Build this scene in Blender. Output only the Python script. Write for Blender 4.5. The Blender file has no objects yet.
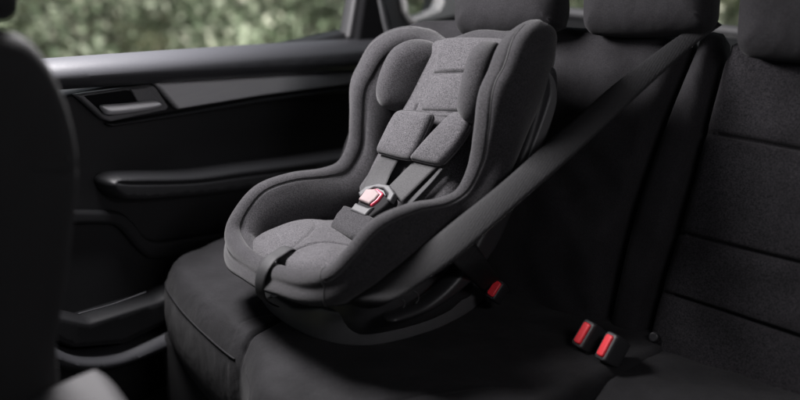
import bpy, bmesh, math, random
import numpy as np
from mathutils import Vector
from mathutils.geometry import delaunay_2d_cdt
random.seed(5); np.random.seed(5)
S = bpy.context.scene
COL = S.collection
R_ = math.radians

# ------------------------------------------------------------------ camera
PITCH, YAW, F, H = R_(20), R_(38), 1000.0, 0.85
cd = bpy.data.cameras.new('camera'); cam = bpy.data.objects.new('camera', cd); COL.objects.link(cam)
cam.location = (0, 0, H); cam.rotation_euler = (math.pi/2 - PITCH, 0, YAW)
cd.sensor_width = 36; cd.lens = 45; cd.clip_start = .02; cd.clip_end = 500
cd.dof.use_dof = True; cd.dof.focus_distance = 1.86; cd.dof.aperture_fstop = 1.5
S.camera = cam
# ------------------------------------------------------------------ world, sun, lamps, exposure
W = bpy.data.worlds.new('World'); S.world = W; W.use_nodes = True
nt = W.node_tree; bg = nt.nodes['Background']
sky = nt.nodes.new('ShaderNodeTexSky'); sky.sky_type = 'NISHITA'; sky.sun_disc = False
sky.sun_elevation = R_(52); sky.sun_rotation = R_(100); sky.dust_density = 3; sky.air_density = .6
hs = nt.nodes.new('ShaderNodeHueSaturation'); hs.inputs['Saturation'].default_value = .3
nt.links.new(sky.outputs[0], hs.inputs['Color']); nt.links.new(hs.outputs[0], bg.inputs[0]); bg.inputs[1].default_value = 0.15
sd = bpy.data.lights.new('sun', 'SUN'); sd.energy = 5; sd.angle = R_(3); sd.color = (1, .96, .9)
so = bpy.data.objects.new('sun', sd); COL.objects.link(so)
so.rotation_euler = Vector((1, -.15, 1.25)).to_track_quat('Z', 'Y').to_euler()
def area(name, loc, aim, sx, sy, e, col=(1, 1, 1)):
    l = bpy.data.lights.new(name, 'AREA'); l.shape = 'RECTANGLE'; l.size = sx; l.size_y = sy; l.energy = e; l.color = col
    o = bpy.data.objects.new(name, l); COL.objects.link(o); o.location = loc
    o.rotation_euler = (Vector(loc) - Vector(aim)).to_track_quat('Z', 'Y').to_euler()
    return o
area('key_light', (-1.55, 1.10, .94), (-1.06, 1.30, .18), .40, .28, 34, (1, .965, .985))
area('fill_light', (.22, .85, .97), (-.75, 1.6, .15), .4, .3, 4.4, (1, .965, 1))
S.view_settings.view_transform = 'Standard'; S.view_settings.look = 'None'
S.view_settings.exposure = 0; S.view_settings.gamma = 1
try:
    S.cycles.use_denoising = True; S.cycles.denoiser = 'OPENIMAGEDENOISE'
except Exception: pass
S.cycles.max_bounces = 8; S.cycles.transparent_max_bounces = 12
S.cycles.caustics_reflective = False; S.cycles.caustics_refractive = False
S.cycles.sample_clamp_indirect = 4

# ------------------------------------------------------------------ geometry of the view: where lines of sight meet real planes
fw = np.array([-math.sin(YAW)*math.cos(PITCH), math.cos(YAW)*math.cos(PITCH), -math.sin(PITCH)])
rt = np.array([math.cos(YAW), math.sin(YAW), 0.]); up = np.cross(rt, fw); CP = np.array([0, 0, H])
A = np.array
def nrm(v): v = A(v, float); return v/np.linalg.norm(v)
class Plane:
    def __init__(s, o, n, u=None):
        s.o = A(o, float); s.n = nrm(n)
        u = A([0, 0, 1.]) if u is None else A(u, float)
        s.v = nrm(u - s.n*(u@s.n)); s.u = np.cross(s.v, s.n)
    def hit(s, x, y):
        d = fw + (x-400)/F*rt + (200-y)/F*up
        return CP + d*(((s.o-CP)@s.n)/(d@s.n))
    def uv(s, x, y): p = s.hit(x, y) - s.o; return (p@s.u, p@s.v)
    def px(s, pts): return [s.uv(*p) for p in pts]
    def at(s, u, v, h=0): return s.o + u*s.u + v*s.v + h*s.n
    def __call__(s, u, v, h): return s.o + np.outer(u, s.u) + np.outer(v, s.v) + np.outer(h, s.n)
    def off(s, d): q = Plane(s.o + s.n*d, s.n, s.v); return q
# child seat frame
a15 = R_(-15); OS = A([-1.165, 1.15, 0.])
EX = A([math.cos(a15), math.sin(a15), 0]); EY = A([-math.sin(a15), math.cos(a15), 0]); EZ = A([0, 0, 1.])
KS = .12   # the seat leans a little towards the door
def G(p): return OS + p[0]*EX + p[1]*EY + (p[2]+KS*p[0])*EZ
def GD(p): return p[0]*EX + p[1]*EY + p[2]*EZ
def SX(x): return Plane(G((x, 0, 0)), EX)

# ------------------------------------------------------------------ materials
def mat(name, c, rough=.6, metal=0, c2=None, scale=500, bump=0, big=0, sheen=0, coat=0, spec=.5, aniso=None, bscale=None, wr=0):
    m = bpy.data.materials.new(name); m.use_nodes = True; n = m.node_tree; b = n.nodes['Principled BSDF']; L = n.links.new
    b.inputs['Roughness'].default_value = rough; b.inputs['Metallic'].default_value = metal
    b.inputs['Specular IOR Level'].default_value = spec
    b.inputs['Base Color'].default_value = (*c, 1)
    if sheen:
        b.inputs['Sheen Weight'].default_value = sheen; b.inputs['Sheen Roughness'].default_value = .5
    if coat: b.inputs['Coat Weight'].default_value = coat
    tc = n.nodes.new('ShaderNodeTexCoord'); mp = n.nodes.new('ShaderNodeMapping'); L(tc.outputs['Object'], mp.inputs[0])
    if aniso: mp.inputs['Scale'].default_value = aniso
    no = n.nodes.new('ShaderNodeTexNoise'); no.inputs['Scale'].default_value = scale; no.inputs['Detail'].default_value = 3
    no.inputs['Roughness'].default_value = .7; L(mp.outputs[0], no.inputs['Vector'])
    if c2 is not None:
        r = n.nodes.new('ShaderNodeValToRGB'); r.color_ramp.elements[0].position = .36; r.color_ramp.elements[1].position = .66
        r.color_ramp.elements[0].color = (*c, 1); r.color_ramp.elements[1].color = (*c2, 1); L(no.outputs[0], r.inputs[0])
        out = r.outputs[0]
        if big:
            n2 = n.nodes.new('ShaderNodeTexNoise'); n2.inputs['Scale'].default_value = 14; n2.inputs['Detail'].default_value = 5
            L(tc.outputs['Object'], n2.inputs['Vector'])
            mr = n.nodes.new('ShaderNodeMapRange'); mr.inputs[1].default_value = .3; mr.inputs[2].default_value = .7
            mr.inputs[3].default_value = 1-big; mr.inputs[4].default_value = 1+big; L(n2.outputs[0], mr.inputs[0])
            mx = n.nodes.new('ShaderNodeVectorMath'); mx.operation = 'SCALE'; L(out, mx.inputs[0]); L(mr.outputs[0], mx.inputs['Scale'])
            out = mx.outputs[0]
        L(out, b.inputs['Base Color'])
    if bump:
        bn = no
        if bscale:
            bn = n.nodes.new('ShaderNodeTexNoise'); bn.inputs['Scale'].default_value = bscale; L(tc.outputs['Object'], bn.inputs['Vector'])
        bp = n.nodes.new('ShaderNodeBump'); bp.inputs['Strength'].default_value = bump; bp.inputs['Distance'].default_value = .0015
        L(bn.outputs[0], bp.inputs['Height']); L(bp.outputs[0], b.inputs['Normal'])
        if wr:      # loose cloth: broad soft creases
            w1 = n.nodes.new('ShaderNodeTexNoise'); w1.inputs['Scale'].default_value = 9; w1.inputs['Detail'].default_value = 3; w1.inputs['Distortion'].default_value = .4
            L(tc.outputs['Object'], w1.inputs['Vector'])
            b2 = n.nodes.new('ShaderNodeBump'); b2.inputs['Strength'].default_value = wr; b2.inputs['Distance'].default_value = .03
            L(w1.outputs[0], b2.inputs['Height']); L(b2.outputs[0], bp.inputs['Normal'])
    return m
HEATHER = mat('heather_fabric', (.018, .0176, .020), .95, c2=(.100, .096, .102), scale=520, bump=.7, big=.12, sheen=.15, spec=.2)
HEATHER_SHADE = mat('shaded_heather_fabric', (.009, .0088, .010), .95, c2=(.048, .046, .050), scale=520, bump=.7, big=.12, sheen=.15, spec=.2)  # same heather, darkened to carry the shade on cover and wings
PIPING = mat('piping_cord', (.02, .02, .022), .8, c2=(.07, .07, .07), scale=600)
BENCH = mat('bench_fabric', (.006, .006, .007), .95, c2=(.030, .028, .031), scale=380, bump=.6, big=.25, sheen=.03, spec=.15, wr=.12)
BENCHD = mat('bench_plain_fabric', (.009, .0088, .010), .9, c2=(.021, .020, .022), scale=500, bump=.3, big=.2, sheen=.03, spec=.2, wr=.3)
BENCHL = mat('bench_cushion_fabric', (.007, .007, .008), .85, c2=(.017, .0165, .018), scale=500, bump=.35, big=.25, sheen=.04, spec=.2, wr=.3)
FRONT = mat('front_seat_cloth', (.007, .007, .008), .85, c2=(.016, .016, .017), scale=450, bump=.3, big=.1, sheen=.02)
SEAM = mat('seam_thread', (.016, .016, .017), .8)
PLAST = mat('black_plastic', (.022, .022, .024), .42, c2=(.028, .028, .03), scale=900, bump=.12)
PLASTB = mat('base_plastic', (.085, .085, .088), .38, c2=(.10, .10, .103), scale=900, bump=.15)
DOORM = mat('door_plastic', (.012, .0125, .014), .5, c2=(.016, .0165, .018), scale=700, bump=.25)
LEDGE = mat('door_upper_plastic', (.042, .043, .048), .45, c2=(.05, .051, .056), scale=700, bump=.25)
STRIP = mat('grey_trim', (.82, .82, .83), .4, metal=0, c2=(.86, .86, .865), scale=300, aniso=(1, .05, 1), bump=.08)  # near-white base colour stands in for the strip's silvery reflection
METAL = mat('satin_metal', (.72, .72, .73), .35, metal=.25, c2=(.66, .66, .68), scale=300, bump=.05)
BEZEL = mat('handle_bezel', (.20, .20, .205), .35, metal=.1, c2=(.23, .23, .235), scale=300)
RECESS = mat('recess_black', (.006, .006, .007), .8, spec=.2)
LINING = mat('roof_cloth', (.03, .03, .031), .95, c2=(.04, .04, .041), scale=300)
FRAME = mat('window_frame_grey', (.05, .05, .052), .5, c2=(.06, .06, .062), scale=300)
GREYTRIM = mat('pale_pillar_trim', (.13, .13, .134), .6, c2=(.16, .16, .165), scale=400, bump=.15)
WEB = mat('belt_webbing', (.006, .006, .0068), .75, c2=(.0115, .0113, .0125), scale=260, aniso=(1, 1, 1), bump=.5, sheen=.0, spec=.3)
STRAPD = mat('dark_strap', (.014, .014, .015), .7, c2=(.024, .024, .026), scale=420, bump=.4)
HARN = mat('harness_webbing', (.018, .018, .019), .75, c2=(.038, .037, .039), scale=420, bump=.5, sheen=.1)
RED = mat('red_button', (.80, .035, .05), .35, c2=(.85, .045, .06), scale=200)
PINK = mat('pale_button', (.22, .175, .175), .7, spec=.2, c2=(.245, .195, .195), scale=60)
CROT = mat('red_button_edge', (.6, .05, .09), .35)
BUCK = mat('buckle_grey', (.06, .06, .063), .55, metal=0, spec=.3, c2=(.075, .075, .078), scale=300)
CARPET = mat('floor_carpet', (.006, .006, .007), 1, c2=(.014, .014, .015), scale=300, bump=.6)
GROUND = mat('verge_grass', (.05, .07, .03), 1, c2=(.16, .15, .09), scale=3, bump=.5, big=.3)

def ribs(m, w, period=.003, st=.6):      # woven ribs running along the webbing; w = direction across it
    n = m.node_tree; L = n.links.new; tc = n.nodes.new('ShaderNodeTexCoord'); dt = n.nodes.new('ShaderNodeVectorMath'); dt.operation = 'DOT_PRODUCT'
    dt.inputs[1].default_value = tuple(float(v)*2*math.pi/period for v in w); L(tc.outputs['Object'], dt.inputs[0])
    sn = n.nodes.new('ShaderNodeMath'); sn.operation = 'SINE'; L(dt.outputs['Value'], sn.inputs[0])
    bp = n.nodes.new('ShaderNodeBump'); bp.inputs['Strength'].default_value = st; bp.inputs['Distance'].default_value = .0006; L(sn.outputs[0], bp.inputs['Height'])
    b = n.nodes['Principled BSDF']
    if b.inputs['Normal'].is_linked: L(b.inputs['Normal'].links[0].from_socket, bp.inputs['Normal'])
    L(bp.outputs[0], b.inputs['Normal'])

# ------------------------------------------------------------------ object helpers
def link(name, verts, faces, m, parent=None, smooth=True, recalc=True):
    me = bpy.data.meshes.new(name)
    o0 = A([0, 0, 0.])
    p = parent
    while p is not None: o0 = o0 + A(p.location); p = p.parent
    v = np.asarray(verts, float).reshape(-1, 3) - o0
    me.from_pydata(v.tolist(), [], [list(map(int, f)) for f in faces])
    if recalc:
        bm = bmesh.new(); bm.from_mesh(me); bmesh.ops.recalc_face_normals(bm, faces=bm.faces); bm.to_mesh(me); bm.free()
    if smooth: me.polygons.foreach_set('use_smooth', [True]*len(me.polygons))
    me.materials.append(m); me.update()
    o = bpy.data.objects.new(name, me); COL.objects.link(o)
    if parent is not None: o.parent = parent
    return o
def tag(o, label=None, cat=None, group=None, kind=None):
    if label: o['label'] = label
    if cat: o['category'] = cat
    if group: o['group'] = group
    if kind: o['kind'] = kind
    return o
def thing(name, loc, label, cat, group=None):
    o = bpy.data.objects.new(name, None); COL.objects.link(o); o.location = tuple(map(float, loc)); o.empty_display_size = .05
    return tag(o, label, cat, group)
def cr(P, n=8, closed=False):
    P = A(P, float); N = len(P); out = []
    rng = range(N if closed else N-1)
    for i in rng:
        if closed: p0, p1, p2, p3 = P[(i-1) % N], P[i], P[(i+1) % N], P[(i+2) % N]
        else:
            p1, p2 = P[i], P[i+1]; p0 = P[i-1] if i else 2*p1-p2; p3 = P[i+2] if i+2 < N else 2*p2-p1
        for k in range(n):
            t = k/n
            out.append(.5*((2*p1)+(-p0+p2)*t+(2*p0-5*p1+4*p2-p3)*t*t+(-p0+3*p1-3*p2+p3)*t**3))
    if not closed: out.append(P[-1])
    return A(out)
def segd(Q, poly, closed):
    poly = A(poly, float)
    a = poly if closed else poly[:-1]; b = np.roll(poly, -1, 0) if closed else poly[1:]
    d = np.full(len(Q), 1e9)
    for p, q in zip(a, b):
        e = q-p; L = e@e
        t = np.clip(((Q-p)@e)/(L+1e-18), 0, 1)
        d = np.minimum(d, np.hypot(*(Q-p-np.outer(t, e)).T))
    return d
def inside(Q, poly):
    x, y = Q[:, 0], Q[:, 1]; r = np.zeros(len(Q), bool); N = len(poly)
    for i in range(N):
        x1, y1 = poly[i]; x2, y2 = poly[(i+1) % N]
        c = ((y1 > y) != (y2 > y)) & (x < (x2-x1)*(y-y1)/((y2-y1) if y2 != y1 else 1e-12)+x1); r ^= c
    return r
def resample(P, step):
    P = A(P, float); Q = np.vstack([P, P[:1]]); L = np.r_[0, np.cumsum(np.hypot(*np.diff(Q, axis=0).T))]
    n = max(8, int(L[-1]/step)); t = np.linspace(0, L[-1], n, endpoint=False)
    return np.c_[np.interp(t, L, Q[:, 0]), np.interp(t, L, Q[:, 1])]
def pillow(name, outline, fmap, T, R, m, parent=None, tb=.01, Rb=None, seams=(), bulge=0, smooth_outline=True, step=None, hfun=None, wav=0):
    """upholstered or moulded slab: plan outline (u,v), rounded rim of radius R, height T, back thickness tb, sewn grooves"""
    P = cr(outline, 8, True) if smooth_outline else A(outline, float)
    ext = max(np.ptp(P[:, 0]), np.ptp(P[:, 1])); step = step or max(ext/60, .002)
    P = resample(P, step); N = len(P)
    if not smooth_outline: P = np.vstack([P])
    ins = []
    area2 = np.sum(P[:, 0]*np.roll(P[:, 1], -1)-P[:, 1]*np.roll(P[:, 0], -1))
    tn = np.roll(P, -1, 0)-np.roll(P, 1, 0); tn /= np.maximum(np.hypot(*tn.T), 1e-9)[:, None]
    nn = np.c_[-tn[:, 1], tn[:, 0]]*(1 if area2 > 0 else -1)
    pts = [P]
    def keep(Q, dmin):
        k = inside(Q, P); Q = Q[k]
        if len(Q) == 0: return Q
        return Q[segd(Q, P, True) >= dmin]
    for k in (.06, .16, .3, .5, .75, 1.0):
        Q = P+nn*R*k; q = keep(Q, R*k*.93)
        if len(q): pts.append(q)
    x0, y0 = P.min(0); x1, y1 = P.max(0)
    gx, gy = np.meshgrid(np.arange(x0, x1, step), np.arange(y0, y1, step)); g = np.c_[gx.ravel(), gy.ravel()]
    g = g + (np.random.rand(*g.shape)-.5)*step*.2
    g = keep(g, R*1.0+step*.4)
    sm = [(cr(s[0], 6) if len(s[0]) > 2 else A(s[0], float), s[1], s[2]) for s in seams]
    for sp, w, dp in sm:
        if len(g): g = g[segd(g, sp, False) > 2.6*w]
    if len(g): pts.append(g)
    for sp, w, dp in sm:
        L = np.r_[0, np.cumsum(np.hypot(*np.diff(sp, axis=0).T))]; n = max(3, int(L[-1]/(step*.7))); t = np.linspace(0, L[-1], n)
        c = np.c_[np.interp(t, L, sp[:, 0]), np.interp(t, L, sp[:, 1])]; d = np.gradient(c, axis=0); d /= np.maximum(np.hypot(*d.T), 1e-9)[:, None]
        nr = np.c_[-d[:, 1], d[:, 0]]
        for k in (0, .7, -.7, 1.5, -1.5, 2.5, -2.5):
            q = keep(c+nr*w*k, min(R*.12, step*.5))
            if len(q): pts.append(q)
    Q = np.vstack(pts)
    key = np.round(Q/(step*.12)).astype(int); _, idx = np.unique(key, axis=0, return_index=True)
    idx = np.union1d(idx, np.arange(N)); Q = Q[idx]      # outline points first
    vs, es, fs, ov, oe, of = delaunay_2d_cdt([Vector(q) for q in Q], [(i, (i+1) % N) for i in range(N)], [], 1, 1e-7)
    V = A([tuple(v) for v in vs])
    d = segd(V, P, True); bd = d < 1e-6
    q = np.clip(d/R, 0, 1); prof = np.sqrt(np.clip(1-(1-q)**2, 0, 1))
    h = T*prof
    dm = d.max()
    if bulge: h = h + bulge*np.sin(np.clip(d/dm, 0, 1)*math.pi/2)
    for sp, w, dp in sm: h = h - dp*np.exp(-(segd(V, sp, False)/w)**2)*np.clip(d/(R*.5), 0, 1)
    if wav: h = h + wav*prof*(np.sin(V[:, 0]*41+2*np.sin(V[:, 1]*23))*np.sin(V[:, 1]*33+V[:, 0]*17))
    if hfun is not None: h = h + hfun(V[:, 0], V[:, 1])*prof
    h[bd] = 0
    rb = Rb or min(R, max(tb, 1e-4)); qb = np.clip(d/rb, 0, 1); hb = -tb*np.sqrt(np.clip(1-(1-qb)**2, 0, 1))
    hb[bd] = 0
    top = fmap(V[:, 0], V[:, 1], h); bot = fmap(V[:, 0], V[:, 1], hb)
    n = len(V); mp = np.arange(n)+n; mp[bd] = np.nonzero(bd)[0]
    faces = [tuple(f) for f in fs] + [tuple(mp[list(f)][::-1]) for f in fs]
    ok = [f for f in faces if len(set(f)) == len(f)]
    allv = np.vstack([top, bot]); used = np.unique(np.concatenate([A(f) for f in ok])); re = -np.ones(len(allv), int); re[used] = np.arange(len(used))
    return link(name, allv[used], [tuple(re[list(f)]) for f in ok], m, parent)
def tube(name, pts, r, m, parent=None, seg=8, n=6, closed=False):
    P = cr(pts, n, closed) if n else A(pts, float); N = len(P); V = []; Fc = []
    T = np.gradient(P, axis=0); 
    if closed: T = np.roll(P, -1, 0)-np.roll(P, 1, 0)
    ref = A([.31, .17, .93])
    for i in range(N):
        t = nrm(T[i]); a = nrm(np.cross(t, ref)); b = np.cross(t, a); ref = np.cross(a, t)
        for k in range(seg):
            w = 2*math.pi*k/seg; V.append(P[i]+r*(a*math.cos(w)+b*math.sin(w)))
    for i in range(N if closed else N-1):
        j = (i+1) % N
        for k in range(seg): Fc.append((i*seg+k, i*seg+(k+1) % seg, j*seg+(k+1) % seg, j*seg+k))
    if not closed: Fc += [tuple(range(seg)), tuple((N-1)*seg+k for k in range(seg))]
    return link(name, V, Fc, m, parent)
def ribbon(name, A_, B_, th, m, parent=None, n=8, crown=0.0, rib=0):
    """webbing between two edge curves, with thickness"""
    a = cr(A_, n); b = cr(B_, n); N = len(a); V = []; Fc = []; K = 9
    T = np.gradient((a+b)/2, axis=0)
    for i in range(N):
        nn = nrm(np.cross(T[i], b[i]-a[i]))
        for s in (1, -1):
            for k in range(K):
                t = k/(K-1); e = min(t, 1-t)*2
                tt = th*(.35+.65*min(1, e*5))
                V.append(a[i]*(1-t)+b[i]*t+nn*(s*tt/2+crown*4*t*(1-t)))
    q = lambda i, s, k: i*2*K+s*K+k
    for i in range(N-1):
        for k in range(K-1):
            Fc.append((q(i, 0, k), q(i+1, 0, k), q(i+1, 0, k+1), q(i, 0, k+1)))
            Fc.append((q(i, 1, k), q(i, 1, k+1), q(i+1, 1, k+1), q(i+1, 1, k)))
        for k in (0, K-1): Fc.append((q(i, 0, k), q(i, 1, k), q(i+1, 1, k), q(i+1, 0, k)))
    for i in (0, N-1):
        for k in range(K-1): Fc.append((q(i, 0, k), q(i, 0, k+1), q(i, 1, k+1), q(i, 1, k)))
    return link(name, V, Fc, m, parent)
def box(name, lo, hi, m, parent=None, bev=.01, seg=3):
    bm = bmesh.new(); bmesh.ops.create_cube(bm, size=1)
    for v in bm.verts: v.co = Vector([lo[i]+(v.co[i]+.5)*(hi[i]-lo[i]) for i in range(3)])
    if bev: bmesh.ops.bevel(bm, geom=bm.edges[:], offset=bev, segments=seg, affect='EDGES', profile=.6)
    V = [tuple(v.co) for v in bm.verts]; Fc = [[v.index for v in f.verts] for f in bm.faces]; bm.verts.index_update()
    Fc = [[v.index for v in f.verts] for f in bm.faces]; bm.free()
    return link(name, V, Fc, m, parent)

# ================================================================== SETTING: ground, verge, shrubs
tag(link('ground', [(-60, -60, -.8), (60, -60, -.8), (60, 60, -.8), (-60, 60, -.8)], [(0, 1, 2, 3)], GROUND, smooth=False), kind='structure')
tag(link('car_floor', [(-1.70, -.6, -.335), (.58, -.6, -.335), (.58, 2.6, -.335), (-1.70, 2.6, -.335)], [(0, 1, 2, 3)], CARPET, smooth=False), kind='structure')
def leafmat(name, cols):
    m = bpy.data.materials.new(name); m.use_nodes = True; n = m.node_tree; b = n.nodes['Principled BSDF']; L = n.links.new
    g = n.nodes.new('ShaderNodeNewGeometry'); r = n.nodes.new('ShaderNodeValToRGB'); L(g.outputs['Random Per Island'], r.inputs[0])
    e = r.color_ramp.elements; e[0].color = (*cols[0], 1); e[1].color = (*cols[-1], 1)
    for i, c in enumerate(cols[1:-1]): k = e.new((i+1)/(len(cols)-1)); k.color = (*c, 1)
    tc = n.nodes.new('ShaderNodeTexCoord'); no = n.nodes.new('ShaderNodeTexNoise'); no.inputs['Scale'].default_value = 1.1; no.inputs['Detail'].default_value = 3; L(tc.outputs['Object'], no.inputs['Vector'])
    mr = n.nodes.new('ShaderNodeMapRange'); mr.inputs[1].default_value = .35; mr.inputs[2].default_value = .65; mr.inputs[3].default_value = .55; mr.inputs[4].default_value = 1.75; L(no.outputs[0], mr.inputs[0])
    mx = n.nodes.new('ShaderNodeVectorMath'); mx.operation = 'SCALE'; L(r.outputs[0], mx.inputs[0]); L(mr.outputs[0], mx.inputs['Scale'])
    L(mx.outputs[0], b.inputs['Base Color']); b.inputs['Roughness'].default_value = .6
    b.inputs['Transmission Weight'].default_value = 0
    return m
LEAF = leafmat('shrub_leaves', [(.05, .075, .04), (.12, .16, .10), (.19, .23, .155), (.28, .315, .235), (.40, .40, .33)])
def shrubs():
    blobs = []
    for k in range(330):
        ang = random.uniform(-52, 88)      # bearing right of -X towards +Y
        D = random.uniform(5.5, 11)
        c = A([-D*math.cos(R_(ang)), 1+D*math.sin(R_(ang)), random.uniform(-.9, 1.0)*(D/7)])
        blobs.append((c, random.uniform(.3, .75)))
    V = []; Fc = []
    for c, r in blobs:
        n = int(900*r/.5)
        d = np.random.normal(size=(n, 3)); d /= np.linalg.norm(d, axis=1)[:, None]
        d *= (r*np.random.uniform(.55, 1.08, n))[:, None]
        for p in c+d:
            s = random.uniform(.02, .05); u = nrm(np.random.normal(size=3)); v = nrm(np.cross(u, np.random.normal(size=3)))
            i = len(V); V += [p-u*s, p+v*s*.45, p+u*s, p-v*s*.45]; Fc.append((i, i+1, i+2, i+3))
    return link('roadside_shrubs', V, Fc, LEAF, smooth=False, recalc=False)
tag(shrubs(), 'soft green and straw coloured shrubs beyond the car windows', 'shrubs', kind='stuff')

# ================================================================== REAR DOOR
XD = -1.643
door = thing('rear_door', (XD, 1.4, -.3), 'black rear passenger door with grey trim strip and long armrest left of the child seat', 'car door')
PD = Plane((XD, 0, 0), (1, 0, 0))
def dp(o): return PD.off(o)
box('door_panel', (XD-.06, .62, -.33), (XD-.004, 1.93, .385), DOORM, door, .01)
def P_(pl, pts): return pl.px(pts)
q = dp(.004)
pillow('window_ledge', P_(q, [(-60, 66), (40, 58.5), (150, 51), (250, 44.5), (345, 39), (385, 37), (390, 70), (345, 71), (250, 76.5), (165, 82), (60, 89), (-60, 98)]), q, .05, .030, LEDGE, door, tb=.03, smooth_outline=False, step=.008)
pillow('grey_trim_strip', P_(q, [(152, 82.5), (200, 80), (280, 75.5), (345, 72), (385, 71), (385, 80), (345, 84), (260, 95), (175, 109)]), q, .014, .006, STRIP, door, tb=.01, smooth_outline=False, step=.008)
# lower edge moulding under the strip
pillow('moulding', P_(q, [(176, 111.5), (260, 97), (345, 86), (385, 82), (385, 87), (345, 92), (262, 102.5), (180, 116), (110, 127), (104, 123)]), q, .012, .006, DOORM, door, tb=.01, smooth_outline=False, step=.006)
# inside handle
bz = pillow('handle_bezel', P_(q, [(72, 94), (84, 92), (148, 84), (153, 86), (166, 106), (163, 110), (108, 121.5), (100, 119)]), q, .012, .005, BEZEL, door, tb=.006, smooth_outline=False, step=.003)
q2 = dp(.0165)
pillow('handle_cup', P_(q2, [(84, 96), (126, 90), (131, 91), (136, 101), (158, 104), (156, 107), (109, 116), (104, 114)]), q2, .002, .002, RECESS, bz, tb=.004, smooth_outline=False, step=.003)
q3 = dp(.020)
pillow('cup_side', P_(q3, [(130, 89), (147, 87), (158, 101), (137, 102)]), q3, .004, .003, BEZEL, bz, tb=.004, smooth_outline=False, step=.002)
lv = pillow('door_handle', P_(dp(.026), [(100, 107), (103, 104.6), (125, 103), (150, 100.5), (158, 101.5), (160, 105.5), (150, 109.5), (125, 113.5), (108, 115), (103, 112)]), dp(.026), .012, .011, METAL, door, tb=.008, step=.003)
# armrest
q = dp(.002)
pillow('armrest', P_(q, [(95, 180), (103, 172), (120, 170), (180, 169), (228, 163), (280, 157), (400, 143), (400, 168), (330, 176), (260, 184), (200, 192), (125, 198), (104, 194)]), q, .050, .012, DOORM, door, tb=.01, seams=[(P_(q, [(104, 178), (125, 179), (180, 178), (230, 172), (300, 164)]), .0025, .003)], step=.008)
# lower door: recessed speaker pocket with lip
pillow('pocket_surround', P_(q, [(30, 208), (70, 209), (115, 211), (132, 222), (150, 240), (190, 236), (260, 224), (330, 200), (380, 200), (380, 215), (300, 240), (235, 250), (160, 258), (140, 252), (118, 228), (100, 224), (30, 224)]), q, .012, .010, DOORM, door, tb=.01, smooth_outline=True, step=.008)
pillow('map_pocket', P_(q, [(20, 300), (75, 313), (145, 292), (185, 272), (190, 305), (160, 316), (110, 340), (60, 344), (25, 330)]), q, .05, .012, DOORM, door, tb=.01, step=.008, smooth_outline=False)
tube('pocket_lip', [dp(.056).hit(*p) for p in [(78, 314), (90, 310.5), (110, 305), (130, 298), (146, 292)]], .0014, LEDGE, door)
pillow('door_sill', P_(dp(.01), [(20, 318), (45, 338), (70, 347), (105, 345), (140, 331), (172, 316), (215, 300), (215, 330), (150, 350), (100, 366), (60, 368), (20, 352)]), dp(.01), .06, .03, LEDGE, door, tb=.01, step=.01)
# window frame post + glass
qf = dp(-.01)
pillow('window_frame', P_(qf, [(343.5, 38), (350, 0), (360, -60), (371, -60), (358.5, 0), (352, 40)]), qf, .016, .006, FRAME, door, tb=.02, smooth_outline=False, step=.004)
def glassmat():
    m = bpy.data.materials.new('window_glass'); m.use_nodes = True; n = m.node_tree; n.nodes.clear(); L = n.links.new
    o = n.nodes.new('ShaderNodeOutputMaterial'); t = n.nodes.new('ShaderNodeBsdfTransparent'); t.inputs[0].default_value = (.95, .96, .95, 1)
    g = n.nodes.new('ShaderNodeBsdfGlossy'); g.inputs['Roughness'].default_value = .02
    lw = n.nodes.new('ShaderNodeLayerWeight'); lw.inputs[0].default_value = .25; ma = n.nodes.new('ShaderNodeMath'); ma.operation = 'MULTIPLY'; ma.inputs[1].default_value = .35
    x = n.nodes.new('ShaderNodeMixShader'); L(lw.outputs['Fresnel'], ma.inputs[0]); L(ma.outputs[0], x.inputs[0]); L(t.outputs[0], x.inputs[1]); L(g.outputs[0], x.inputs[2]); L(x.outputs[0], o.inputs[0])
    return m
GLASS = glassmat()
link('window_glass', [(XD-.03, .6, .36), (XD-.03, 2.0, .34), (XD-.03, 2.08, .99), (XD-.03, .6, .99)], [(0, 1, 2, 3)], GLASS, door, smooth=False)

# ================================================================== PILLAR AND QUARTER TRIM
pil = thing('rear_pillar', (XD, 2.0, 0), 'black rear pillar between the door window and the quarter window', 'car pillar')
qp = dp(.0)
pillow('pillar_cover', P_(qp, [(351, 44), (357.5, 0), (370, -60), (378, -60), (380, 0), (386, 20), (391, 60), (352, 75)]), qp, .02, .01, RECESS, pil, tb=.04, smooth_outline=False, step=.006)
pillow('edge_trim', P_(dp(.018), [(364, -60), (377, 0), (381, 20), (385, 36), (390, 36), (385.5, 18), (381, 0), (369, -60)]), dp(.018), .008, .003, GREYTRIM, pil, tb=.01, smooth_outline=False, step=.004)
qt = thing('quarter_panel', (XD, 2.2, 0), 'pale grey rear side trim around the small quarter window above the child seat', 'trim panel')
qs = dp(-.01)
# trim built as bands around the window opening
pillow('trim_front', P_(qs, [(372, -60), (395, -60), (401, 0), (404, 14), (408, 22), (412, 60), (388, 60), (380, 10)]), qs, .012, .006, GREYTRIM, qt, tb=.05, smooth_outline=False, step=.006)
pillow('trim_lower', P_(qs, [(408.5, 22), (424, 17.5), (434, 13), (437, 5), (440, -60), (560, -60), (560, 60), (412.5, 60)]), qs, .012, .006, GREYTRIM, qt, tb=.05, smooth_outline=False, step=.008)
LEDGE_LIT = mat('daylit_window_ledge', (.62, .62, .61), .5, c2=(.66, .66, .65), scale=200)  # trim colour lifted to stand for daylight falling on the ledge
pillow('window_ledge', P_(dp(.008), [(400, -2), (403, 12), (407, 19), (411, 24.5), (424, 22.5), (446, 18), (475, 11), (475, -60), (440, -60), (437, 2), (434, 8), (420, 13.5), (408.5, 16.5), (405, 12), (402.5, -2)]), dp(.008), .02, .009, LEDGE_LIT, qt, tb=.02, smooth_outline=False, step=.003)
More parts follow.
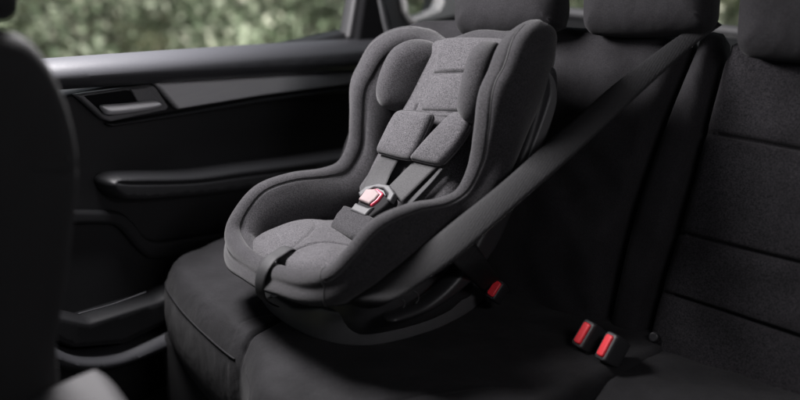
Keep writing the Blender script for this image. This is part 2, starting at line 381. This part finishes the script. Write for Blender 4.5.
link('quarter_glass', [(XD-.04, 2.08, .33), (XD-.04, 2.36, .33), (XD-.04, 2.36, .99), (XD-.04, 2.08, .99)], [(0, 1, 2, 3)], GLASS, qt, smooth=False)

# ================================================================== TAILGATE / PARCEL SHELF / ROOF
sh = thing('parcel_shelf', (-.7, 2.15, .40), 'dark flat parcel shelf behind the rear headrests under the back window', 'shelf')
box('shelf_board', (-1.50, 1.90, .34), (.2, 2.5, .37), CARPET, sh, .006)
tube('shelf_edge', [A([x, 2.44, .40]) for x in np.linspace(-1.55, .2, 6)], .012, GREYTRIM, sh)
tg = thing('tailgate', (-.7, 2.62, .0), 'rear tailgate frame with a strip of back window above the headrests', 'tailgate')
box('tailgate_trim', (-1.64, 2.56, -.3), (.3, 2.66, .375), PLAST, tg, .02)
box('window_post', (-1.64, 2.50, .3), (-1.50, 2.66, .99), PLAST, tg, .02)
link('back_glass', [(-1.52, 2.62, .36), (.3, 2.62, .36), (.3, 2.52, .99), (-1.52, 2.52, .99)], [(0, 1, 2, 3)], GLASS, tg, smooth=False)
rf = thing('roof_lining', (-.7, 1.6, 1.0), 'grey cloth roof lining above the view, added to keep sky light off the cabin', 'roof lining')
box('lining', (-1.66, -.6, 1.04), (.62, 2.66, 1.08), LINING, rf, .01)  # unseen roof, added to block sky light and sun
rs = thing('car_side', (.6, 1, -.3), 'dark right side wall beyond the view, added to block sun from the cabin', 'car side')
box('side_panel', (.56, -.6, -.34), (.62, 2.66, 1.035), DOORM, rs, .01)  # unseen windowless wall, added to shut out sun from the right
fr_ = thing('cabin_front', (-.5, -.6, -.3), 'dark dashboard wall beyond the view, added to close the open front to outside light', 'cabin_front')
box('panel', (-1.66, -.66, -.34), (.62, -.61, .60), DOORM, fr_, .01)  # unseen plain panel, added to shut out light from the front

# ================================================================== REAR BENCH
bench = thing('rear_bench_seat', (-.9, 1.4, -.3), 'wide black cloth rear bench under the child seat with stitched backrest panels', 'car seat')
PZ = Plane((0, 0, 0), (0, 0, 1), (0, 1, 0))      # u = x, v = y
def Zp(pts, z=0): return [tuple(Plane((0, 0, z), (0, 0, 1), (0, 1, 0)).hit(*p)[:2]) for p in pts]
class Cush:      # cushion top plane; drops at the front
    def __init__(s, z): s.z = z
    def __call__(s, u, v, h): return np.c_[u, v, s.z+h]
# outboard cushion
q = Cush(-.17)
def Cushion(name, outl, z=-.165, T=.16, R=.05, **k):
    return pillow(name, outl, Cush(z), T, R, BENCHL, bench, tb=.12, **k)
c1 = Cushion('seat_cushion', [(-1.632, 1.76), (-1.632, 1.38), (-1.630, 1.29), (-1.600, 1.222), (-1.51, 1.172), (-1.41, 1.132), (-1.31, 1.100), (-1.25, 1.084), (-1.213, 1.078), (-1.185, 1.062), (-1.14, 1.028), (-1.07, .97), (-.9, .935), (-.72, .93), (-.668, .99), (-.652, 1.2), (-.635, 1.76)], R=.045, z=-.113, T=.115, wav=.003, step=.012,
             seams=[([(-1.213, 1.075), (-1.212, 1.20), (-1.208, 1.35)], .0055, .017), ([(-.93, .96), (-.86, 1.10), (-.78, 1.21), (-.72, 1.26)], .004, .003), ([(-1.25, 1.085), (-1.26, 1.16), (-1.225, 1.22)], .004, .0025)])
c3 = Cushion('right_cushion', [(-.63, 1.76), (-.642, 1.2), (-.655, .99), (-.62, .93), (-.4, .9), (0, .9), (.2, .92), (.2, 1.76)], z=-.168, R=.045, wav=.003)
oc = cr([(-1.632, 1.38), (-1.630, 1.29), (-1.600, 1.222), (-1.51, 1.172), (-1.41, 1.132), (-1.31, 1.100), (-1.25, 1.084), (-1.213, 1.078), (-1.185, 1.062), (-1.14, 1.028), (-1.07, .97), (-.9, .935), (-.72, .93), (-.668, .99)], 8)[8:]
tn_ = np.gradient(oc, axis=0); tn_ /= np.hypot(*tn_.T)[:, None]
pin_ = oc+np.c_[-tn_[:, 1], tn_[:, 0]]*.0075
zc = -.113+.115*math.sqrt(1-(1-.0075/.045)**2)
for a_, b_ in ((0, 44), (56, len(pin_))):
    tube('cushion_piping', [A([x, y, zc+.0012]) for x, y in pin_[a_:b_]], .0018, BENCHL, c1, n=0)

# seat backs
TH = R_(20.5)
PB = Plane((0, 1.54, 0), (0, -math.cos(TH), math.sin(TH)))
def B(pts, off=0): return PB.off(off).px(pts)
pb = PB.off(-.05)
bs = []
pillow('left_backrest', [(-1.45, -.2), (-1.44, .2), (-1.40, .42), (-1.345, .50), (-1.2, .53), (-.92, .545), (-.72, .55), (-.695, .52), (-.715, .4), (-.732, .25), (-.736, .14), (-.733, .03), (-.73, -.2)], pb, .05, .035, BENCHD, bench, tb=.08, wav=.006)
pillow('centre_bolster', [(-.722, -.2), (-.726, .03), (-.728, .14), (-.724, .25), (-.707, .4), (-.687, .52), (-.68, .555), (-.645, .56), (-.636, .45), (-.641, .25), (-.650, .09), (-.650, -.2)], pb, .052, .03, BENCHD, bench, tb=.08)
sm = [(B([(699, 131), (750, 140.5), (800, 150), (900, 169)]), .004, .016), (B([(664, 229), (735, 247), (800, 263), (900, 288)]), .004, .016), (B([(650, 288), (725, 312), (800, 337), (900, 372)]), .004, .016)]
pillow('right_backrest', [(-.646, -.25), (-.645, -.05), (-.644, .09), (-.635, .25), (-.630, .45), (-.624, .53), (-.59, .56), (-.3, .565), (.1, .56), (.16, .5), (.2, .3), (.2, -.25)], pb, .055, .03, BENCH, bench, tb=.08, seams=sm, bulge=.006, wav=.0015)
# small round anchor button
bt = pillow('anchor_button', [(.0095*math.cos(t), .0095*math.sin(t)) for t in np.linspace(0, 2*math.pi, 16, endpoint=False)], Plane(PB.off(.009).hit(654, 337), PB.n), .005, .003, PLAST, bench, tb=.012, step=.002)
# head restraints
def headrest(pts, off, T, R, m=BENCHD, tb=.05):
    pl = PB.off(off)
    o = pillow('headrest', pl.px(pts), pl, T, R, m, bench, tb=tb)
    return o
h2 = headrest([(588, 30), (586, 5), (588, -40), (600, -65), (650, -72), (695, -65), (716, -40), (718, 5), (712, 27), (695, 34), (650, 37), (605, 36)], .03, .05, .05, tb=.06)
h3 = headrest([(742, 52), (739, 30), (745, -20), (760, -50), (800, -65), (900, -60), (930, -20), (925, 40), (900, 66), (830, 64), (765, 60)], .04, .05, .05, tb=.06)
h1 = headrest([(461, 32), (459, 5), (463, -40), (480, -60), (510, -65), (545, -60), (562, -40), (566, 0), (564, 18), (556, 30), (520, 38), (480, 38)], .03, .05, .05, tb=.06)
box('bench_base', (-1.6, 1.20, -.34), (.2, 1.7, -.16), CARPET, bench, .02)
# bolsters' trim left of the seat back, behind the child seat
# ================================================================== CHILD SEAT
cs = thing('child_seat', OS, 'grey heather child seat with five point harness strapped on the rear bench', 'child seat')
def rows_for(sd, dz):   # R, Bo, Bi, r ; dz lowers the wing top
    return [
 ((.075, .450, .486), (.08, .50, .38), (.07, .42, .36), .018),
 ((.135, .440, .492), (.155, .49, .45), (.11, .42, .38), .020),
 ((.166, .405, .500), (.192, .462, .470), (.135, .42, .42), .022),
 ((.180, .362, .482), (.206, .444, .442), (.14, .42, .40), .022),
 ((.187, .334, .445), (.213, .418, .395), (.14, .40, .36), .021),
 ((.188, .312, .41), (.215, .385, .345), (.14, .375, .32), .020),
 ((.188, .303, .35), (.215, .358, .295), (.14, .35, .27), .019),
 ((.187, .293, .288), (.212, .328, .235), (.135, .325, .21), .019),
 ((.187, .262, .242), (.206, .298, .17), (.14, .290, .15), .018),
 ((.188, .213, .231), (.200, .245, .13), (.142, .24, .13), .018),
 ((.190, .14, .236), (.197, .18, .112), (.145, .17, .12), .018),
 ((.192, .072, .226), (.195, .11, .11), (.147, .11, .12), .018),
 ((.190, .026, .190), (.190, .06, .108), (.150, .07, .12), .018),
 ((.175, .000, .160), (.172, .016, .104), (.138, .040, .12), .018),
 ((.125, -.016, .141), (.122, -.006, .099), (.108, .022, .11), .018),
 ((.06, -.022, .133), (.06, -.014, .095), (.055, .014, .10), .018)]
def side(sd, k):
    out = []
    for a, b, c, r in rows_for(sd, k):
        f = lambda p: (sd*p[0] - (.010*max(0, (p[2]-.33)/.15) if sd < 0 else 0), p[1], p[2]-(k*max(0, (p[2]-.22)/.3)))
        out.append((f(a), f(b), f(c), r))
    return out
rows = [((0, .450, .486), (0, .50, .38), (0, .42, .36), .018)] + side(1, .0) + [((0, -.024, .131), (0, -.016, .093), (0, .012, .10), .018)] + side(-1, .022)[::-1]
n = 9
Rr = cr([G(r[0]) for r in rows], n, True); Bo = cr([G(r[1]) for r in rows], n, True); Bi = cr([G(r[2]) for r in rows], n, True)
rr = cr([[r[3], 0, 0] for r in rows], n, True)[:, 0]
secs = []; pin = []; pout = []
for i in range(len(Rr)):
    C = Rr[i]; M = (Bo[i]+Bi[i])/2; tg_ = nrm(Rr[(i+1) % len(Rr)]-Rr[i-1])
    no = Bo[i]-Bi[i]; no = no-tg_*(no@tg_); no = nrm(no)
    u = nrm(np.cross(tg_, no)); u = u if u@(C-M) > 0 else -u
    r = rr[i]; prof = []
    lx = abs((C-OS)@EX); f = max(0, min(1, (C[2]-.28)/.14))*max(0, min(1, (lx-.10)/.05)); ro = r*(1+.95*f); sw = 28+26*f
    sf = max(0, min(1, (lx-.165)/.01))
    po = C+no*ro; pi = C-no*r
    for k in range(8):
        t = k/8; prof.append(Bo[i]*(1-t)+po*t+no*(.022-.008*f)*math.sin(math.pi*t))
    cap = lambda w, dip=0: C+no*math.cos(R_(w))*((ro if w < 90 else r)-dip)+u*math.sin(R_(w))*(r-dip)
    for w in (0, sw*.4): prof.append(cap(w))
    for w in (sw-5, sw, sw+5): prof.append(cap(w, .0028*sf if w == sw else 0))
    for w in np.linspace(sw+14, 160, 11): prof.append(cap(w))
    for w in (168, 174, 180):
        a = R_(w); dip = .0030 if w == 174 else 0
        prof.append(C+(no*math.cos(a)+u*math.sin(a))*(r-dip))
    prof.append(pi-u*.003+(-no)*.0015)
    for k in range(1, 9):
        t = k/8; prof.append(pi*(1-t)+Bi[i]*t-no*.010*math.sin(math.pi*t)+u*.010*math.sin(math.pi*t))
    secs.append(prof); pin.append(C+(no*math.cos(R_(174))+u*math.sin(R_(174)))*(r-.0018)); pout.append((cap(sw, .0018), sf))
K = len(secs[0]); N = len(secs)
V = [p for s in secs for p in s]; Fc = []
for i in range(N):
    j = (i+1) % N
    for k in range(K-1): Fc.append((i*K+k, j*K+k, j*K+k+1, i*K+k+1))
    Fc.append((i*K+K-1, j*K+K-1, j*K, i*K))
cover = link('padded_side_cover', V, Fc, HEATHER_SHADE, cs)
tube('rim_piping', pin, .0014, PIPING, cover, n=0, closed=True, seg=6)
h_ = len(pout)//2
for half_ in (pout[:h_], pout[h_:]):
    pp = [p for p, q_ in half_ if q_ > .4]
    tube('rim_piping', pp, .0014, PIPING, cover, n=0, seg=6)
ic = min(range(N//2), key=lambda i: abs((Rr[i]-OS)@EX-.160)+(0 if (Rr[i]-OS)@EY < .05 else 9))
tube('corner_piping', [p+nrm(p-(Bo[ic]+Bi[ic])/2)*.0006 for p in secs[ic][2:22]], .0013, PIPING, cover, n=0, seg=6)

# seat pad
class Loc:       # local frame plane of the child seat: u,v axes and normal given in seat coordinates
    def __init__(s, o, u, v): s.pl = Plane(G(o), np.cross(GD(u), GD(v)), GD(v))
def LT(z, y=0): return Plane(G((0, y, z)), EZ-KS*EX, EY)
def LP(o, n, v): return Plane(G(o), GD(n), GD(v))
zp = LT(.104); zt = LT(.140)
outl = [(-.160, .05), (-.135, .008), (-.08, -.010), (0, -.016), (.08, -.010), (.135, .008), (.160, .05), (.158, .12), (.150, .20), (.137, .30), (0, .31), (-.137, .30), (-.150, .20), (-.158, .12)]
def seat_h(u, v):
    g = lambda cx, cy, sx, sy: np.exp(-((u-cx)/sx)**2-((v-cy)/sy)**2)
    return .034*g(-.085, .10, .075, .085)+.026*g(.085, .055, .06, .055)+.012*g(0, .10, .05, .1)+.02*np.clip((v-.2)/.10, 0, 1)**2
lobe = [(.004, -.006), (.008, .03), (.022, .075), (.055, .115), (.09, .12), (.125, .10), (.15, .06)]
pillow('seat_cushion', outl, zp, .040, .018, HEATHER, cs, tb=.02, hfun=seat_h, step=.005,
       seams=[(lobe, .0028, .006), ([(-.004, -.006), (-.008, .03), (-.022, .075), (-.055, .115), (-.09, .12), (-.125, .10), (-.15, .06)], .003, .003)])
# back pad : plane leaning back
bn = nrm(A([0, -.27, .14])); pbk = LP((0, .40, .47), (0, -.27, .14), (0, .14, .27))
bpad = [(-.095, .0), (-.10, -.10), (-.118, -.2), (-.13, -.27), (-.12, -.33), (.12, -.33), (.13, -.27), (.118, -.2), (.10, -.10), (.095, 0), (.06, .02), (-.06, .02)]
pillow('backrest_pad', bpad, pbk.off(-.03), .03, .025, HEATHER, cs, tb=.03, step=.005, seams=[([(-.045, -.31), (-.05, -.12)], .003, .005), ([(.045, -.31), (.05, -.12)], .003, .005), ([(-.12, -.2), (-.045, -.19)], .003, .003)], bulge=.006)
# headrest
hr = thing  # (name kept free)
hc = pillow('head_pad', pbk.px([(437, 50), (440, 43), (450, 37), (500, 38), (508, 46), (500, 75), (488, 105), (478, 118), (425, 118), (424, 100), (432, 75)]), pbk.off(-.008), .016, .014, HEATHER, cs, tb=.03,
            seams=[(pbk.px([(434, 76), (450, 74.5), (492, 73)]), .0032, .011), (pbk.px([(420, 112.5), (445, 113), (482, 112)]), .003, .009)], step=.004, bulge=.006)
wl = LP((-.105, .355, .4), (.80, -.55, .12), (0, .3, 1))
wpx = [(441, 48), (427, 40.5), (409, 40.5), (392, 50), (381, 70), (376, 92), (381, 106), (397, 112), (415, 108.5), (426, 95), (434, 75), (441, 60)]
wuv = wl.px(wpx)
pillow('head_wing', wuv, wl.off(-.01), .026, .024, HEATHER_SHADE, cs, tb=.02, step=.004, bulge=.008)
wr = Plane(G((.112, .345, .405)), GD((-.80, -.55, .12)), GD((0, .3, 1)))
pillow('head_wing', [(-u, v) for u, v in wuv], wr.off(-.01), .026, .024, HEATHER_SHADE, cs, tb=.02, step=.004, bulge=.008)

# harness
ph = pbk.off(.028); pst = pbk.off(.012)
def pad(pts):
    o = pillow('shoulder_pad', ph.px(pts), ph, .010, .010, HEATHER, cs, tb=.012, step=.0035, bulge=.004)
    e = cr(ph.px(pts), 8, True)
    tube('pad_piping', [ph.at(a, b, .0) for a, b in e[::3]], .0018, HEATHER_SHADE, o, n=0, closed=True, seg=6)
    return o
pad([(397, 113.5), (408, 111), (428, 113), (432.5, 118), (424, 138), (414, 157), (407, 160), (384, 154.5), (378.5, 151), (384, 137)])
pad([(455, 113), (468, 117), (471, 124), (462, 142), (446, 161), (438, 165), (418, 161), (412, 158.5), (418, 150), (436, 130)])
def strap(a, b, offs, name='harness_strap', m=HARN, th=.0022, **k):
    A1 = [pbk.off(o).hit(*p) for p, o in zip(a, offs)]; B1 = [pbk.off(o).hit(*p) for p, o in zip(b, offs)]
    return ribbon(name, A1, B1, th, m, cs, **k)
strap([(386, 145), (380, 157), (369, 174), (360, 192)], [(404, 150), (398, 161), (390, 176), (384, 190)], [.026, .022, .022, .03])
strap([(420, 152), (414, 161), (401, 174), (386, 189)], [(445, 156), (438, 166), (424, 180), (401, 203)], [.026, .022, .024, .032])
strap([(441, 167), (428, 181), (404, 205)], [(444, 168), (431, 184), (408, 208)], [.020, .020, .024], m=PLAST)
# lap straps and buckle
pk = LP((0, .20, .205), (.05, -.62, .78), (0, .78, .62))
bk = pillow('harness_buckle', pk.px([(352, 213), (357, 204), (366, 191), (377, 187), (389, 189), (394, 197), (388, 206), (378, 214), (367, 220)]), pk.off(-.010), .014, .006, RECESS, cs, tb=.012, step=.0025)
pillow('buckle_shield', pk.px([(360, 195), (368, 188.5), (381, 185.5), (391.5, 187.5), (397, 196), (392.5, 204), (388, 202), (390, 196.5), (385, 191), (376, 190), (368, 194), (362, 199.5)]), pk.off(.004), .005, .0035, BUCK, bk, tb=.01, smooth_outline=False, step=.0015)
pillow('buckle_shield', pk.px([(364, 197), (371, 191.6), (380, 189.8), (386, 192.4), (388, 197), (387, 199), (383.5, 195), (379, 193), (372, 193.5), (366, 198.5)]), pk.off(.0035), .004, .002, PLAST, bk, tb=.01, smooth_outline=False, step=.0015)
pillow('release_button_edge', pk.px([(362, 202), (370, 191.5), (380, 191), (385.5, 196), (380, 203), (373, 208.5)]), pk.off(.004), .005, .003, CROT, bk, tb=.01, smooth_outline=False, step=.0015)
pillow('release_button', pk.px([(361, 203), (369, 192.5), (378, 192.3), (382.5, 197.5), (378, 203), (372, 207.6)]), pk.off(.007), .006, .004, PINK, bk, tb=.008, smooth_outline=False, step=.0015)
pillow('buckle_plate', pk.px([(352, 212.5), (358, 205), (360.5, 206.5), (371, 210.5), (376, 209), (367, 219)]), pk.off(.004), .006, .004, BUCK, bk, tb=.01, smooth_outline=False, step=.0015)
pc = LP((0, .145, .165), (.0, -.45, .89), (0, .89, .45))
pillow('crotch_pad', pc.px([(347, 208), (362, 213.5), (377.5, 221.5), (372, 229), (360, 242), (352, 240), (331, 229.5), (338, 217)]), pc.off(.0), .012, .008, HEATHER_SHADE, cs, tb=.014, smooth_outline=False, step=.003)
ribbon('harness_strap', [pk.off(.0).hit(352, 218), pk.off(.0).hit(340, 212), pk.off(-.02).hit(330, 206)][:2], [pk.off(0).hit(356, 212), pk.off(0).hit(344, 206)], .002, HARN, cs)
# front adjuster strap, over the lip
fc = [(-.012, .038, .150), (-.008, .020, .1625), (.002, -.006, .1605), (.010, -.027, .157), (.015, -.0445, .143), (.013, -.051, .120), (.006, -.047, .096), (-.002, -.034, .076), (-.008, -.012, .060)]
fa = [G((x-.018, y, z)) for x, y, z in fc]; fb = [G((x+.016, y, z)) for x, y, z in fc]
ribbon('adjuster_strap', fa, fb, .0025, STRAPD, cs, crown=.001)
# plastic base and lower shell
def base_h(u, v): return .030*np.clip((-u-.06)/.12, 0, 1)**1.5+.024*np.clip((u+.01)/.07, 0, 1)
base = pillow('plastic_base', [(-.19, .10), (-.180, .060), (-.13, .030), (-.04, .020), (.05, .032), (.11, .066), (.145, .125), (.155, .24), (.125, .36), (.07, .42), (-.13, .44), (-.18, .40), (-.195, .25)], LP((0, 0, .006), (0, 0, 1), (0, 1, 0)), .034, .006, PLASTB, cs, tb=.005, hfun=base_h, step=.006)
pillow('lower_shell', [(-.14, .08), (-.10, .055), (0, .045), (.10, .06), (.145, .10), (.165, .20), (.150, .29), (.10, .36), (-.15, .42), (-.17, .38), (-.16, .22)], LT(.05), .058, .02, PLAST, cs, tb=.045, step=.008)
for s in (1, -1):
    pl = Plane(G((s*.205, 0, 0)), GD((s, 0, 0)))
    uvr = [SX(.205).hit(*p) - SX(.205).o for p in [(551, 66), (555, 80), (553, 105), (546, 132), (536, 156), (520, 190), (509, 213), (497, 240), (485, 259), (466, 283), (436, 306), (404, 319), (388, 322), (392, 316), (425, 302), (455, 275), (474, 240), (500, 190), (520, 150), (534, 105), (540, 75)]]
    yz = [(p@EY, p[2]) for p in uvr]
    uv = [((G((s*.205, y, z))-pl.o)@pl.u, (G((s*.205, y, z))-pl.o)@pl.v) for y, z in yz]
    pillow('side_shell', uv, pl, .012, .01, PLAST, cs, tb=.03, step=.006)
pillow('carrier_frame', SX(.212).px([(545, 71), (550, 74), (554, 84), (555, 98), (552, 113), (546, 130), (538, 150), (529, 172), (521, 172), (527, 152), (536, 128), (543, 108), (547, 94), (547, 82)]), SX(.212), .008, .005, PLASTB, cs, tb=.04, step=.004)
for (x, y, rd) in ((401, 303, .006), (413, 297, .009)):
    pl = Plane(SX(.195).hit(x, y), GD((1, -.4, 0)))
    tube('belt_guide', [pl.at(rd*math.cos(t), rd*1.3*math.sin(t), .004) for t in np.linspace(-1.2, 1.6, 8)], .0012, BUCK, cs, n=2)
cl = LP((-.20, .07, .03), (-.45, -.9, .1), (0, 0, 1))
pillow('base_clip', cl.px([(249.5, 277), (257, 280), (260, 298), (252, 293)]), cl, .006, .004, BUCK, cs, tb=.01, smooth_outline=False, step=.002)
cl2 = LP((-.10, .0, .03), (-.2, -1, .1), (0, 0, 1))
pillow('strap_latch', cl2.px([(266, 291), (273, 289.5), (274, 297), (268, 299)]), cl2, .006, .003, METAL, cs, tb=.01, smooth_outline=False, step=.0015)

# ================================================================== BELT
belt = thing('seat_belt', PB.off(.03).hit(715, 30), 'wide black seat belt running diagonally from the seat back to the child seat', 'seat belt')
belt_in = lambda x, y, k: SX(k).hit(x, y)
a0 = PB.off(.02).hit(697, 24); a1 = PB.off(.02).hit(712, 32); b0 = SX(.225).hit(372, 292)
pbelt = Plane(a0, np.cross(a1-a0, b0-a0), (0, 0, 1))
E1 = [(707, 17), (697, 24), (665, 45.5), (612, 86), (576, 118), (543, 146), (500, 184), (455, 220), (415, 253), (388, 274), (365, 291), (352, 300)]
E2 = [(722, 25), (712, 32), (691, 48), (642, 92), (582, 148), (552, 175), (530, 194), (511, 211), (483, 236), (455, 260), (418, 286), (384, 305)]
ribbon('webbing', [pbelt.hit(*p) for p in E1]+[SX(.16).hit(350, 303)], [pbelt.hit(*p) for p in E2]+[SX(.16).hit(372, 308)], .0016, WEB, belt, crown=.003)
ribs(WEB, nrm(pbelt.hit(560, 134)-pbelt.hit(604, 150)), .0045, .14)
# lap portion running down to the buckle
lapA = [SX(.23).hit(448, 258), SX(.235).hit(466, 275), Plane((-.955, 1.43, .03), (0, -1, .3)).hit(484, 293)]
lapB = [SX(.23).hit(476, 244), SX(.235).hit(488, 262), Plane((-.955, 1.43, .03), (0, -1, .3)).hit(500, 279)]
ribbon('lap_webbing', lapA, lapB, .0016, WEB, belt)

# ================================================================== BUCKLES
def rod(v, a): return v
def buckle(name, ctr, n, vdir, w, l, label, red_w=.62):
    o = thing(name, ctr, label, 'seat belt buckle', 'red buttoned seat belt buckles')
    pl = Plane(ctr, n, vdir)
    rect = lambda a, b, c=.003: [(-a+c, -b), (a-c, -b), (a, -b+c), (a, b-c), (a-c, b), (-a+c, b), (-a, b-c), (-a, -b+c)]
    pillow('casing', rect(w/2, l/2), pl, .008, .004, PLAST, o, tb=.032, Rb=.004, smooth_outline=False, step=.0025)
    tube('casing_rim', [pl.at(a, b, .0065) for a, b in rect(w/2-.0025, l/2-.0025)], .0012, BUCK, o, n=0, closed=True, seg=6)
    pillow('button', rect(w/2*red_w, l/2*.80), pl.off(.006), .006, .003, RED, o, tb=.004, smooth_outline=False, step=.0025)
    return o
def pxdir(pl, a, b): return pl.hit(*b)-pl.hit(*a)
nA = (-.35, -.75, .62)
pA = Plane((-.72, 1.45, .045), nA)
buckle('seat_belt_buckle', pA.hit(585.5, 335), nA, pxdir(pA, (579, 346), (592, 324)), .030, .052, 'left of the two red buckles side by side at the seat back foot')
nB = (-.42, -.72, .6)
pB = Plane((-.675, 1.44, .045), nB)
buckle('seat_belt_buckle', pB.hit(608.5, 347.5), nB, pxdir(pB, (602, 358.5), (614, 336)), .030, .052, 'right of the two red buckles, nearest the round button on the seat back')
nC = (.1, -.75, .65)
pC = Plane((-.945, 1.42, .045), nC)
buckle('seat_belt_buckle', pC.hit(495.5, 290), nC, pxdir(pC, (491, 297), (500, 283)), .024, .040, 'small red buckle beside the child seat base, below the belt', .7)

# ================================================================== FRONT SEAT AND CONSOLE
fs = thing('passenger_seat', (-1.25, .5, -.3), 'black front seat seen from its side at the left edge, out of focus', 'car seat')
PF = Plane((-1.03, 0, 0), (1, 0, 0))
pf = PF.off(-.05)
pillow('backrest', pf.px([(-20, 27), (12, 32), (27, 42), (42, 62), (54, 87), (64, 118), (69.5, 150), (70, 180), (66, 220), (60, 270), (50, 330), (35, 420), (-170, 470), (-210, 250), (-170, 60), (-80, 30)]), pf, .05, .05, FRONT, fs, tb=.42, Rb=.06,
       seams=[(pf.px([(35, 167), (55, 165.5), (72, 160)]), .003, .004)], step=.012)
pillow('headrest', PF.off(-.09).px([(-70, 20), (2, 21), (11, 14), (13, -10), (8, -60), (-60, -80), (-100, -30)]), PF.off(-.09), .04, .04, FRONT, fs, tb=.28, Rb=.05, step=.012)
tube('headrest_post', [PF.off(-.12).hit(-20, 30), PF.off(-.12).hit(-20, 10)], .006, METAL, fs, n=1)
GREYL = mat('console_leather', (.042, .041, .043), .7, c2=(.052, .050, .053), scale=500, bump=.3)
tube('backrest_piping', [PF.hit(*p) for p in [(34, 167), (50, 166.5), (62, 163), (70, 158)]], .003, SEAM, fs)
con = thing('centre_console', (-.85, .45, -.3), 'blurred grey padded centre console lid at the lower left corner', 'centre console')
pz = Plane((0, 0, .17), (0, 0, 1), (0, 1, 0))
lid = Plane((0, 0, .20), (0, 0, 1), (0, 1, 0))
o_ = [lid.hit(*p)[:2] for p in [(0, 408), (45, 384), (92, 364.5), (110, 368), (126, 386), (150, 425), (200, 520), (-30, 600), (-120, 470)]]
pillow('console_lid', o_, Cush(.165), .04, .03, GREYL, con, tb=.01, step=.008)
box('console_body', (-.90, .30, -.33), (-.76, .52, .165), PLAST, con, .02)
